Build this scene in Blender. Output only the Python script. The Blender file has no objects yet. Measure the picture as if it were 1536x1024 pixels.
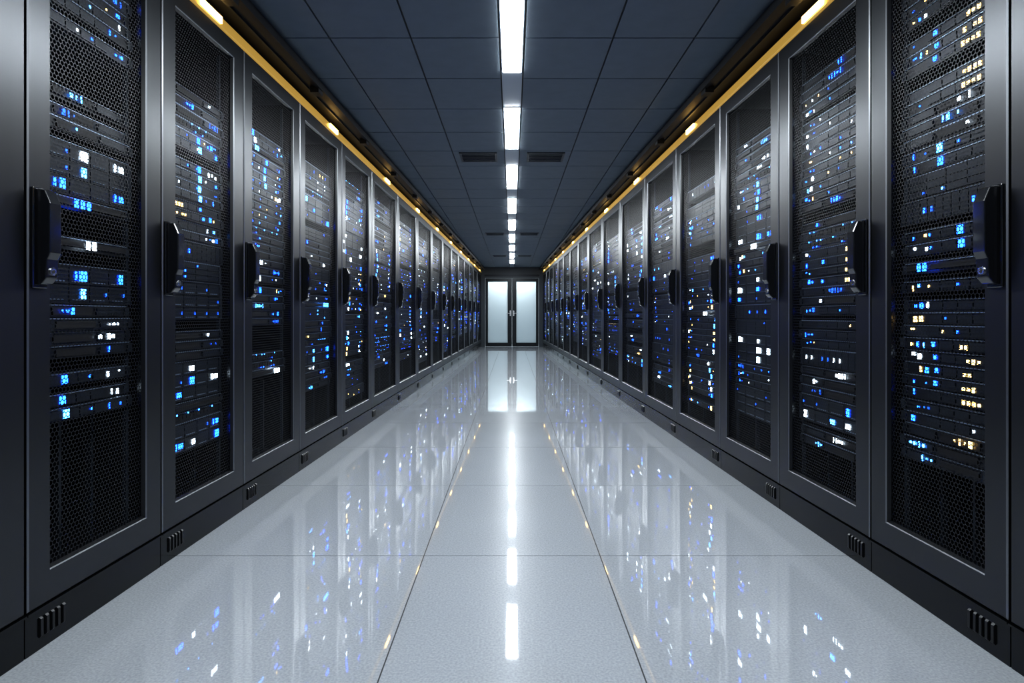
import bpy, math, random
from mathutils import Vector
sc = bpy.context.scene
F=900.0; HC=1.0; W0=1.452; TOE=0.0244; YEND=19.2; YBACK=-1.2; HCEIL=2.55; TH=math.atan(TOE)

# ------------------------------------------------------------------ materials
def newmat(n):
    m=bpy.data.materials.new(n); m.use_nodes=True
    nt=m.node_tree; return m,nt,nt.nodes,nt.links,nt.nodes['Principled BSDF']
def pbr(n,col,rough=.5,metal=0,spec=.5,noise=0,nscale=20,coat=0,stretch=None,rvar=0):
    m,nt,N,L,b=newmat(n)
    b.inputs['Base Color'].default_value=(*col,1); b.inputs['Roughness'].default_value=rough
    b.inputs['Metallic'].default_value=metal; b.inputs['Specular IOR Level'].default_value=spec
    b.inputs['Coat Weight'].default_value=coat; b.inputs['Coat Roughness'].default_value=.08
    if noise or rvar:
        tc=N.new('ShaderNodeTexCoord'); mp=N.new('ShaderNodeMapping'); no=N.new('ShaderNodeTexNoise')
        if stretch: mp.inputs['Scale'].default_value=stretch
        no.inputs['Scale'].default_value=nscale; no.inputs['Detail'].default_value=4
        L.new(tc.outputs['Object'],mp.inputs[0]); L.new(mp.outputs[0],no.inputs['Vector'])
        if noise:
            r=N.new('ShaderNodeMapRange'); r.inputs['To Min'].default_value=1-noise; r.inputs['To Max'].default_value=1+noise
            L.new(no.outputs['Fac'],r.inputs['Value'])
            mx=N.new('ShaderNodeVectorMath'); mx.operation='SCALE'; mx.inputs[0].default_value=col
            L.new(r.outputs[0],mx.inputs['Scale']); L.new(mx.outputs[0],b.inputs['Base Color'])
        if rvar:
            r=N.new('ShaderNodeMapRange'); r.inputs['To Min'].default_value=rough-rvar; r.inputs['To Max'].default_value=rough+rvar
            L.new(no.outputs['Fac'],r.inputs['Value']); L.new(r.outputs[0],b.inputs['Roughness'])
    return m
def emis(n,col,s,sample=True):
    m,nt,N,L,b=newmat(n)
    b.inputs['Base Color'].default_value=(.02,.02,.02,1)
    b.inputs['Emission Color'].default_value=(*col,1); b.inputs['Emission Strength'].default_value=s
    m.cycles.emission_sampling='FRONT'
    return m
M={}
M['steel']=pbr('satin_dark_steel',(.072,.075,.080),.33,.95)
M['steel_edge']=pbr('steel_edge',(.24,.25,.265),.34,.95)
M['black']=pbr('black_powdercoat',(.007,.008,.010),.3,.2,noise=.2,nscale=60)
M['plinth']=pbr('plinth_black',(.004,.005,.006),.2,.3,noise=.2,nscale=40)
M['void']=pbr('cabinet_interior',(.003,.004,.005),.7)
M['handle']=pbr('handle_black',(.010,.011,.013),.18,.1,coat=1)
M['chrome']=pbr('lock_chrome',(.8,.81,.83),.2,1)
M['fascia']=pbr('server_fascia',(.011,.014,.020),.38,.3,noise=.3,nscale=15)
M['fascia2']=pbr('server_fascia_grey',(.036,.046,.062),.38,.4,noise=.2,nscale=15)
M['drive']=pbr('drive_caddy',(.021,.028,.039),.35,.4)
M['lip']=pbr('server_lip_metal',(.26,.33,.43),.37,.7)
M['port']=pbr('port_black',(.002,.002,.003),.6)
M['blue']=emis('led_blue',(.006,.065,1),23)
M['sky']=emis('led_azure',(.04,.25,1),17)
M['white']=emis('led_white',(.70,.86,1),16)
M['amber']=emis('led_amber',(1,.64,.20),9)
M['dimblue']=emis('led_dim_blue',(.008,.08,.8),6)
M['label']=pbr('label_white',(.75,.77,.8),.5)
M['gold']=emis('gold_light_strip',(1,.60,.12),.30)
g=M['gold'].node_tree.nodes['Principled BSDF']; g.inputs['Base Color'].default_value=(.75,.5,.14,1); g.inputs['Metallic'].default_value=.8; g.inputs['Roughness'].default_value=.3
M['warm']=emis('warm_lamp',(1,.62,.18),8)
M['soffit']=pbr('soffit_black',(.003,.004,.006),.5,.1,noise=.2)
M['tray']=pbr('tray_metal',(.02,.024,.03),.45,.6)
M['tile']=pbr('ceiling_tile',(.118,.146,.172),.7,0,.3,noise=.12,nscale=9)
M['grid']=pbr('ceiling_gap',(.002,.003,.005),.7)
M['channel']=pbr('light_channel',(.26,.30,.34),.5)
M['tube']=emis('light_diffuser',(.90,.96,1),84)
M['wall']=pbr('wall_paint_dark',(.03,.04,.048),.5,noise=.08)
M['dframe']=pbr('door_frame_dark',(.012,.015,.018),.35,.5)
M['vest']=pbr('vestibule_white',(.5,.54,.57),.6)
# frosted glass
m,nt,N,L,b=newmat('frosted_glass')
tr=N.new('ShaderNodeBsdfTranslucent'); tr.inputs[0].default_value=(.80,.86,.88,1)
b.inputs['Base Color'].default_value=(.42,.47,.50,1); b.inputs['Roughness'].default_value=.3
mx=N.new('ShaderNodeMixShader'); mx.inputs[0].default_value=.75
L.new(b.outputs[0],mx.inputs[1]); L.new(tr.outputs[0],mx.inputs[2]); L.new(mx.outputs[0],N['Material Output'].inputs[0]); M['glass']=m
# perforated door mesh
m,nt,N,L,b=newmat('perforated_steel')
b.inputs['Base Color'].default_value=(.018,.020,.024,1); b.inputs['Metallic'].default_value=.6; b.inputs['Roughness'].default_value=.4
tc=N.new('ShaderNodeTexCoord'); sx=N.new('ShaderNodeSeparateXYZ'); L.new(tc.outputs['Object'],sx.inputs[0])
P=.0155
def mth(op,a,bb=None):
    n=N.new('ShaderNodeMath'); n.operation=op
    for i,v in enumerate((a,bb)):
        if v is None: continue
        if isinstance(v,(int,float)): n.inputs[i].default_value=v
        else: L.new(v,n.inputs[i])
    return n.outputs[0]
u=mth('MULTIPLY',sx.outputs['Y'],1/P); v=mth('MULTIPLY',sx.outputs['Z'],1/(P*1.732))
def lat(off):
    a=mth('SUBTRACT',mth('FRACT',mth('ADD',u,off+100)),.5)
    c=mth('MULTIPLY',mth('SUBTRACT',mth('FRACT',mth('ADD',v,off+100)),.5),1.732)
    return mth('SQRT',mth('ADD',mth('MULTIPLY',a,a),mth('MULTIPLY',c,c)))
d=mth('MINIMUM',lat(0),lat(.5)); hole=mth('LESS_THAN',d,.42)
tp=N.new('ShaderNodeBsdfTransparent'); mx=N.new('ShaderNodeMixShader')
L.new(hole,mx.inputs[0]); L.new(b.outputs[0],mx.inputs[1]); L.new(tp.outputs[0],mx.inputs[2]); L.new(mx.outputs[0],N['Material Output'].inputs[0]); M['perf']=m
# floor
m,nt,N,L,b=newmat('polished_floor')
tc=N.new('ShaderNodeTexCoord'); n1=N.new('ShaderNodeTexNoise'); n1.inputs['Scale'].default_value=140; n1.inputs['Detail'].default_value=3
n2=N.new('ShaderNodeTexNoise'); n2.inputs['Scale'].default_value=1.6; n2.inputs['Detail'].default_value=4
L.new(tc.outputs['Object'],n1.inputs['Vector']); L.new(tc.outputs['Object'],n2.inputs['Vector'])
r=N.new('ShaderNodeMapRange'); r.inputs['From Min'].default_value=.3; r.inputs['From Max'].default_value=.7; r.inputs['To Min'].default_value=.84; r.inputs['To Max'].default_value=1.14; L.new(n1.outputs['Fac'],r.inputs['Value'])
r2=N.new('ShaderNodeMapRange'); r2.inputs['To Min'].default_value=.93; r2.inputs['To Max'].default_value=1.07; L.new(n2.outputs['Fac'],r2.inputs['Value'])
mm=N.new('ShaderNodeMath'); mm.operation='MULTIPLY'; L.new(r.outputs[0],mm.inputs[0]); L.new(r2.outputs[0],mm.inputs[1])
vm=N.new('ShaderNodeVectorMath'); vm.operation='SCALE'; vm.inputs[0].default_value=(.44,.468,.492); L.new(mm.outputs[0],vm.inputs['Scale']); L.new(vm.outputs[0],b.inputs['Base Color'])
b.inputs['Roughness'].default_value=.25; b.inputs['Specular IOR Level'].default_value=.04
b.inputs['Coat Weight'].default_value=1; b.inputs['Coat IOR'].default_value=2.5
r3=N.new('ShaderNodeMapRange'); r3.inputs['To Min'].default_value=.010; r3.inputs['To Max'].default_value=.040; L.new(n2.outputs['Fac'],r3.inputs['Value']); L.new(r3.outputs[0],b.inputs['Coat Roughness'])
M['floor']=m
M['grout']=pbr('floor_joint',(.02,.022,.025),.6)

# ------------------------------------------------------------------ mesh builder
class MB:
    def __init__(s,sgn=1): s.v=[];s.f=[];s.m=[];s.mats=[];s.s=sgn
    def mi(s,k):
        if k not in s.mats: s.mats.append(k)
        return s.mats.index(k)
    def add(s,vs,fs,k):
        o=len(s.v); i=s.mi(k)
        s.v+=[(x*s.s,y,z) for x,y,z in vs]
        for f in fs:
            f=[a+o for a in f]
            if s.s<0: f=f[::-1]
            s.f.append(f); s.m.append(i)
    def box(s,x0,x1,y0,y1,z0,z1,k):
        v=[(x0,y0,z0),(x1,y0,z0),(x1,y1,z0),(x0,y1,z0),(x0,y0,z1),(x1,y0,z1),(x1,y1,z1),(x0,y1,z1)]
        s.add(v,[(0,3,2,1),(4,5,6,7),(0,1,5,4),(1,2,6,5),(2,3,7,6),(3,0,4,7)],k)
    def quad(s,x,y0,y1,z0,z1,k):   # facing +x
        s.add([(x,y0,z0),(x,y1,z0),(x,y1,z1),(x,y0,z1)],[(0,1,2,3)],k)
    def cylx(s,x0,x1,cy,cz,r,k,n=16):
        v=[];
        for x in (x0,x1): v+=[(x,cy+r*math.cos(2*math.pi*i/n),cz+r*math.sin(2*math.pi*i/n)) for i in range(n)]
        fs=[(i,(i+1)%n,n+(i+1)%n,n+i) for i in range(n)]+[tuple(range(n,2*n)),tuple(range(n-1,-1,-1))]
        s.add(v,fs,k)
    def prism_y(s,prof,y0,y1,k):
        n=len(prof); v=[(x,y0,z) for x,z in prof]+[(x,y1,z) for x,z in prof]
        s.add(v,[(i,(i+1)%n,n+(i+1)%n,n+i) for i in range(n)]+[tuple(range(n-1,-1,-1)),tuple(range(n,2*n))],k)
    def obj(s,name,parent=None,loc=(0,0,0),rz=0,bevel=0,seg=1):
        me=bpy.data.meshes.new(name); me.from_pydata(s.v,[],s.f)
        for k in s.mats: me.materials.append(M[k])
        me.polygons.foreach_set('material_index',s.m); me.update()
        o=bpy.data.objects.new(name,me); sc.collection.objects.link(o)
        o.location=loc; o.rotation_euler=(0,0,rz)
        if parent: o.parent=parent
        if bevel:
            b=o.modifiers.new('bevel','BEVEL'); b.width=bevel; b.segments=seg; b.limit_method='ANGLE'; b.angle_limit=math.radians(30)
        return o

# ------------------------------------------------------------------ racks
RH=2.362; PL=.132
def led(mb,rnd,x,y,z,w,h,pal): mb.quad(x+.0015,y-w/2,y+w/2,z-h/2,z+h/2,pal)
def pick(rnd,amb):
    if rnd.random()<amb: return 'amber'
    r=rnd.random()
    return 'blue' if r<.44 else 'white' if r<.68 else 'sky' if r<.82 else 'dimblue'
GR=['1u','1us','2ud','4ud','sw','blank','3u','patch']
def servers(rnd,sv,ld,a,b,z0,z1,amb,dens,wt,amber_bands=()):
    """stack rack units between a..b (y) and z0..z1"""
    U=.0445; z=z0; XF=-.055
    w=b-a; group=None; gleft=0
    for yy in (a-.016,b+.002):
        sv.box(XF-.02,XF-.006,yy,yy+.014,.2,2.28,'fascia2')
    while z<z1-U:
        if gleft<=0:
            group=rnd.choices(GR,wt)[0]
            gleft={'1u':rnd.randint(2,6),'1us':rnd.randint(2,5),'2ud':rnd.randint(1,2),'4ud':1,'sw':rnd.randint(1,2),'blank':1,'3u':1,'patch':1}[group]
            gamb=min(1,amb*1.5) if rnd.random()<.6 else amb*.2
            col=rnd.uniform(.04,.16); hot=rnd.random()<.6
        gleft-=1
        band=any(q0<=z<=q1 for q0,q1 in amber_bands)
        grp='1u' if band else group
        ga=.8 if band else gamb
        n={'1u':1,'1us':1,'2ud':2,'4ud':4,'sw':1,'blank':rnd.randint(1,3),'3u':3,'patch':1}[grp]
        h=n*U
        if z+h>z1: break
        t=z+h-.003; zm=(z+t)/2
        dx=rnd.uniform(-.008,.008); x=XF+dx
        if grp!='blank':
            sv.box(-.55,x,a,b,z,t,rnd.choice(['fascia','fascia','fascia2']))
            sv.box(x-.003,x+.004,a,b,t-.0035,t,'lip')
            for yy in (a-.012,b-.012): sv.box(x-.006,x+.006,yy,yy+.024,z+.004,t-.005,'fascia2' if rnd.random()<.6 else 'drive')
        if grp=='1u':
            nc=4
            for c in range(nc):
                y0=a+.02+(w*.66)*c/nc; y1=y0+w*.66/nc-.006
                sv.box(x,x+.005,y0,y1,z+.006,t-.008,'drive')
                if rnd.random()<dens*.34 and not band: led(ld,rnd,x+.005,y1-.012,zm,.008,.009,pick(rnd,ga))
            if band:
                for c in range(4):   # amber status bars
                    if rnd.random()<.85: led(ld,rnd,x+.005,a+.05+.021*c,zm-.004,.013,rnd.choice([.010,.016]),'amber')
                if rnd.random()<.5: led(ld,rnd,x+.005,a+w*.6,zm,.018,.016,'blue')
            for c in range(3):
                if rnd.random()<dens*.65: led(ld,rnd,x,b-.045-.03*c,zm+rnd.uniform(-.006,.006),rnd.choice([.007,.012,.02]),rnd.choice([.006,.012,.02]),pick(rnd,gamb))
            if hot and not band: led(ld,rnd,x+.005,a+.02+col*1.5,zm,.026,.028,'amber' if rnd.random()<ga else rnd.choice(['blue','white','sky','blue']))
        elif grp=='1us':
            sv.box(x,x+.006,a+w*.12,a+w*.55,z+.008,t-.010,'port')
            sv.box(x,x+.009,a+w*.6,a+w*.9,z+.008,t-.010,'drive')
            k=pick(rnd,ga)
            y=a+w*rnd.choice([.2,.3,.62,.7])
            for c in range(rnd.randint(1,5)):
                if rnd.random()<dens: led(ld,rnd,x+.010,y+c*.022,zm,rnd.choice([.007,.015]),rnd.choice([.008,.014,.022]),k)
        elif grp=='2ud':
            nr,nc=(3,4) if rnd.random()<.5 else (1,10)
            k=pick(rnd,ga)
            for r_ in range(nr):
                for c in range(nc):
                    y0=a+.016+(w-.03)*c/nc; y1=y0+(w-.03)/nc-.004
                    q0=z+.005+(h-.012)*r_/nr; q1=q0+(h-.012)/nr-.003
                    sv.box(x,x+.006,y0,y1,q0,q1,'drive')
                    if rnd.random()<dens*.34: led(ld,rnd,x+.007,y0+.012,(q0+q1)/2,.009,.009 if nr>1 else .018,k if rnd.random()<.7 else 'dimblue')
        elif grp in('4ud','3u'):
            nc=4; nr=n-1 if grp=='3u' else 3
            big=rnd.random()<.9
            for c in range(nc):
                y0=a+.016+(w-.03)*c/nc; y1=y0+(w-.03)/nc-.005
                for r_ in range(nr):
                    q0=z+.006+(h-.014)*r_/nr; q1=q0+(h-.014)/nr-.004
                    sv.box(x,x+.006,y0,y1,q0,q1,'drive')
                    sv.box(x+.006,x+.009,y0+.008,y1-.02,q0+.006,q0+.010,'lip')
                    if big and c in (0,1,3) and rnd.random()<dens*.62:
                        kk=rnd.choice(['white','white','blue','blue','sky'])
                        led(ld,rnd,x+.007,y1-.03,(q0+q1)/2,rnd.choice([.024,.036]),rnd.choice([.022,.034]),kk)
                        if rnd.random()<.5: led(ld,rnd,x+.007,y1-.062,(q0+q1)/2,.010,.028,kk)
                    elif rnd.random()<dens*.4: led(ld,rnd,x+.007,y1-.014,(q0+q1)/2,.008,.012,'dimblue')
        elif grp=='sw':
            k='sky' if rnd.random()>ga else 'amber'
            for c in range(12):
                y0=a+.03+(w-.09)*c/12
                sv.box(x,x+.003,y0,y0+(w-.09)/12-.005,z+.010,t-.008,'port')
                if rnd.random()<dens*.4: led(ld,rnd,x+.004,y0+.008,t-.006,.008,.006,k)
                if rnd.random()<dens*.25: led(ld,rnd,x+.004,y0+.008,z+.008,.008,.006,'blue')
        elif grp=='patch':
            sv.box(x,x+.02,a+.03,b-.03,z+.012,t-.014,'port')
            if rnd.random()<dens:
                y=rnd.uniform(a+.06,b-.12); k=rnd.choice(['white','sky','blue'])
                for c in range(rnd.randint(2,4)): led(ld,rnd,x+.021,y+c*.028,zm,.020,.028,k)
        z+=h
        if rnd.random()<.12: z+=U*rnd.choice([.5,1])

def rack(side,y0,y1,idx):
    s=1 if side=='L' else -1
    rnd=random.Random(idx*17+(3 if s>0 else 1009))
    w=y1-y0-.004
    loc=(-s*(W0-TOE*y0),y0+.002,0); rz=-s*TH
    e=bpy.data.objects.new('server_rack',None); sc.collection.objects.link(e); e.location=loc; e.rotation_euler=(0,0,rz); e.empty_display_size=.2
    st=min(.10,.145*w); a=st; b=w-st*1.1; mz0=.236; mz1=2.272
    c=MB(s)
    D=-.95
    c.box(D,-.034,0,.012,PL,RH,'black'); c.box(D,-.034,w-.012,w,PL,RH,'black')
    c.box(D,-.034,.012,w-.012,RH-.02,RH,'black'); c.box(D,-.034,.012,w-.012,PL,PL+.02,'black')
    c.box(D,D+.01,.012,w-.012,PL+.02,RH-.02,'void')
    c.obj('cabinet',e)
    p=MB(s)
    p.box(D,-.006,0,w,0,PL-.006,'plinth')
    for k in range(5):
        yy=.05+k*.022; p.prism_y([(-.006,.035),(0,.04),(0,.092),(-.006,.097)][::-1],yy,yy+.010,'black')
    p.box(-.03,.004,0,w,PL-.010,PL-.004,'plinth')
    p.obj('plinth',e)
    d=MB(s)
    def ring(x,ya,yb,za,zb): return [(x,ya,za),(x,yb,za),(x,yb,zb),(x,ya,zb)]
    R=[ring(-.032,.003,w-.003,PL,RH),ring(-.004,.003,w-.003,PL,RH),ring(0,.007,w-.007,PL+.004,RH-.004),
       ring(0,a-.010,b+.010,mz0-.010,mz1+.010),ring(-.004,a-.007,b+.007,mz0-.007,mz1+.007),ring(-.016,a,b,mz0,mz1),ring(-.032,a,b,mz0,mz1)]
    for i in range(6):
        k='steel_edge' if i in (1,3) else 'black' if i>3 else 'steel'
        for j in range(4):
            q=(j+1)%4
            d.add([R[i][j],R[i][q],R[i+1][q],R[i+1][j]],[(0,1,2,3)],k)
    for j in range(4):
        q=(j+1)%4; d.add([R[6][j],R[6][q],R[0][q],R[0][j]],[(0,1,2,3)],'black')
    d.obj('door_frame',e)
    mp=MB(s); mp.quad(-.018,a,b,mz0,mz1,'perf'); mp.obj('door_mesh',e)
    hd=MB(s); hy=.040; hz0,hz1=1.080,1.380
    hd.box(0,.007,hy-.027,hy+.027,hz0,hz1,'handle')
    hd.prism_y([(.007,hz0+.010),(.026,hz0+.012),(.042,hz0+.03),(.045,hz0+.085),(.054,hz0+.105),(.054,hz1-.05),(.036,hz1-.008),(.007,hz1-.006)],hy-.022,hy+.022,'handle')
    hd.obj('handle',e,bevel=.005,seg=2)
    lk=MB(s); lk.cylx(.040,.0465,hy,hz0+.050,.012,'chrome'); lk.cylx(.0463,.0475,hy,hz0+.050,.005,'port',8)
    lk.obj('handle_lock',e)
    if (side,idx)==('L',8):
        q=MB(s); q.box(0,.0015,.012,.075,1.50,1.60,'label'); q.box(.0015,.002,.025,.062,1.525,1.575,'port'); q.obj('asset_label',e)
    if side=='R': amb={4:.18,5:.10,6:.08,7:.12}.get(idx,.08)
    else: amb={5:.12}.get(idx,.05)
    bands={('R',4):[(1.70,2.12),(.68,.90)],('R',5):[(1.10,1.28)],('L',5):[(1.42,1.50)],('R',7):[(.80,.9)]}.get((side,idx),())
    sv=MB(s); ld=MB(s)
    low={('L',4):.66,('L',5):.40,('L',6):.61,('R',4):.48,('R',5):.38,('R',6):.40}.get((side,idx),rnd.uniform(.3,.65))
    top={('L',4):2.25,('L',5):2.05,('R',4):2.26,('R',5):2.20}.get((side,idx),rnd.uniform(2.0,2.22))
    wt=[5,5,3,2.4,2,1.8,1.6,1.6]
    if (side,idx)==('L',4): wt=[2.5,2,2,6,1,1.3,2,2]
    if side=='R' and idx in (4,5): wt=[7,5,2,1.2,2,1.3,1,1.5]
    servers(rnd,sv,ld,a+.022,b-.022,low,top,amb,.88,wt,bands)
    for k in range(3):
        yy=a+.05+(b-a-.1)*k/2.3; sv.box(-.16,-.14,yy,yy+.012,PL+.02,low,'drive')
    sv.obj('servers',e)
    if ld.v: ld.obj('status_leds',e)
    return e
Lb=[-.90,-.22,.44,1.10,1.742,2.389,3.082,3.844,4.718,5.633,6.77,7.97,9.2,10.4,11.6,12.8,14.0,15.2,16.4,17.7,19.1]
Rb=[-.92,-.25,.40,1.06,1.704,2.338,3.097,3.913,4.876,5.913,7.1,8.32,9.6,10.8,12.0,13.2,14.4,15.6,16.8,17.9,19.1]
for i in range(len(Lb)-1): rack('L',Lb[i],Lb[i+1],i)
for i in range(len(Rb)-1): rack('R',Rb[i],Rb[i+1],i)

# ------------------------------------------------------------------ soffits, gold strips, tray
for side in ('L','R'):
    s=1 if side=='L' else -1
    loc=(-s*W0,0,0); rz=-s*TH; y0=YBACK+.04; y1=YEND-.03
    o=MB(s)
    o.box(-.95,.10,y0,y1,2.475,HCEIL-.012,'soffit')
    o.box(.10,.125,y0,y1,2.462,2.500,'soffit')
    o.box(.035,.045,y0,y1,2.462,2.475,'tray')
    o.box(-.06,-.045,y0,y1,RH+.004,2.475,'soffit')
    y=y0+.3
    while y<y1-.1:
        o.box(.06,.115,y+.12,y+.20,2.435,2.475,'soffit'); y+=1.15
    o.obj('trim_soffit',loc=loc,rz=rz)
    g=MB(s)
    g.prism_y([(-.045,RH+.006),(-.006,RH+.006),(0,RH+.014),(-.004,RH+.060),(-.016,RH+.070),(-.045,RH+.070)],y0,y1,'gold')
    y=.92
    while y<y1-.4:
        g.box(-.002,.008,y,y+.18,RH+.022,RH+.054,'warm'); y+=1.75
    g.obj('strip_light',loc=loc,rz=rz)

# ------------------------------------------------------------------ room shell
HW=2.62
f=MB(); xs=[-HW,-1.48,-.3665,.3665,1.48,HW]; ys=[YBACK]; y=2.5-1.03*3
while y<YEND: ys.append(y); y+=1.03
ys.append(YEND+.15); gp=.0022
for i in range(5):
    for j in range(len(ys)-1):
        f.box(xs[i]+gp,xs[i+1]-gp,ys[j]+gp,ys[j+1]-gp,-.03,0,'floor')
f.box(-HW,HW,YBACK,YEND+.15,-.08,-.0012,'grout')
f.obj('floor')
c=MB(); cx=[.07,.565,1.02,1.475,HW]; rows=[YBACK]; y=3.353-.575*7
while y<YEND: rows.append(y); y+=.575
rows.append(YEND); gp=.005
for j in range(len(rows)-1):
    for i in range(4):
        for sg in (1,-1):
            xa,xb=sorted((sg*cx[i],sg*cx[i+1]))
            c.box(xa+gp,xb-gp,rows[j]+gp,rows[j+1]-gp,HCEIL,HCEIL+.02,'tile')
c.box(-HW,HW,YBACK,YEND,HCEIL+.012,HCEIL+.08,'grid')
c.box(-.066,.066,YBACK,YEND,HCEIL+.004,HCEIL+.012,'channel')
c.obj('ceiling')
def ventilate(xc,yc,w,l):
    v=MB(); z=HCEIL
    v.box(xc-w/2,xc+w/2,yc-l/2,yc-l/2+.02,z-.008,z-.0005,'tray'); v.box(xc-w/2,xc+w/2,yc+l/2-.02,yc+l/2,z-.008,z-.0005,'tray')
    v.box(xc-w/2,xc-w/2+.02,yc-l/2,yc+l/2,z-.008,z-.0005,'tray'); v.box(xc+w/2-.02,xc+w/2,yc-l/2,yc+l/2,z-.008,z-.0005,'tray')
    v.box(xc-w/2+.02,xc+w/2-.02,yc-l/2+.02,yc+l/2-.02,z-.002,z-.0005,'port')
    n=6
    for i in range(n):
        yy=yc-l/2+.03+(l-.06)*i/(n-1); v.box(xc-w/2+.02,xc+w/2-.02,yy-.006,yy+.006,z-.010,z-.002,'fascia2')
    v.obj('air_vent')
for yc in (5.87,11.4,15.6):
    for sg in (-1,1): ventilate(sg*.325,yc,.36,.34)
y=2.72-1.755*2
while y+1.1<YEND:
    l=MB(); l.box(-.062,.062,y,y+1.1,HCEIL-.002,HCEIL+.003,'channel'); l.box(-.056,.056,y+.006,y+1.094,HCEIL-.006,HCEIL-.002,'tube'); l.obj('ceiling_light'); y+=1.755
def wall(n,*b):
    w=MB(); w.box(*b,'wall'); return w.obj(n)
wall('wall_left',-HW-.1,-HW,YBACK,YEND+.15,-.08,HCEIL+.08)
wall('wall_right',HW,HW+.1,YBACK,YEND+.15,-.08,HCEIL+.08)
wall('wall_back',-HW-.1,HW+.1,YBACK-.1,YBACK,-.08,HCEIL+.08)
w=MB(); DX=.86; DZ=2.2
w.box(-HW,-DX,YEND,YEND+.15,0,HCEIL,'wall'); w.box(DX,HW,YEND,YEND+.15,0,HCEIL,'wall'); w.box(-DX,DX,YEND,YEND+.15,DZ,HCEIL,'wall')
w.box(-DX-.02,DX+.02,YEND-.012,YEND,DZ+.05,DZ+.11,'tray')
w.obj('wall_far')
for n,(xa,xb) in enumerate(((-DX+.01,-.004),(.004,DX-.01))):
    e=bpy.data.objects.new('door_%d'%(n+1),None); sc.collection.objects.link(e)
    d=MB(); ya,yb=YEND+.02,YEND+.07; inn=.135; out=.08
    if n==0: ga,gb=xa+out,xb-inn
    else: ga,gb=xa+inn,xb-out
    d.box(xa,ga,ya,yb,.005,DZ-.01,'dframe'); d.box(gb,xb,ya,yb,.005,DZ-.01,'dframe'); d.box(ga,gb,ya,yb,.005,.13,'dframe'); d.box(ga,gb,ya,yb,DZ-.11,DZ-.01,'dframe')
    d.obj('leaf_frame',e,bevel=.004)
    q=MB(); q.box(ga,gb,ya+.02,ya+.028,.13,DZ-.11,'glass'); q.obj('frosted_pane',e)
    h=MB(); hx=xb-.05 if n==0 else xa+.05
    h.box(hx-.02,hx+.02,ya-.012,ya,.98,1.16,'chrome'); h.box(hx-.010,hx+.010,ya-.05,ya-.012,1.06,1.085,'chrome')
    x2=hx-.12 if n==0 else hx+.12; h.box(min(hx,x2),max(hx,x2),ya-.05,ya-.035,1.062,1.083,'chrome')
    h.obj('lever_handle',e,bevel=.003)
v=MB(); y0,y1=YEND+.15,YEND+1.9
v.box(-1.5,1.5,y1,y1+.05,0,2.6,'vest'); v.box(-1.55,-1.5,y0,y1,0,2.6,'vest'); v.box(1.5,1.55,y0,y1,0,2.6,'vest'); v.box(-1.5,1.5,y0,y1,-.05,0,'vest'); v.box(-1.5,1.5,y0,y1,2.6,2.65,'vest')
v.obj('wall_vestibule')
ld=bpy.data.lights.new('vestibule_lamp','AREA'); ld.shape='RECTANGLE'; ld.size=1.6; ld.size_y=.3; ld.energy=56; ld.color=(.93,.98,1)
lo=bpy.data.objects.new('vestibule_lamp',ld); sc.collection.objects.link(lo); lo.location=(0,YEND+.45,2.5)

# ------------------------------------------------------------------ world, camera
wd=bpy.data.worlds.new('world'); sc.world=wd; wd.use_nodes=True
wd.node_tree.nodes['Background'].inputs[0].default_value=(.25,.35,.45,1); wd.node_tree.nodes['Background'].inputs[1].default_value=.05
cam=bpy.data.cameras.new('camera'); cam.sensor_width=36; cam.lens=F/1536*36; cam.shift_y=-39/1536; cam.clip_start=.02
co=bpy.data.objects.new('camera',cam); sc.collection.objects.link(co); co.location=(0,0,HC); co.rotation_euler=(math.pi/2,0,0); sc.camera=co
sc.view_settings.view_transform='Standard'
try: sc.view_settings.look='Medium High Contrast'
except Exception as ex: print('look',ex)
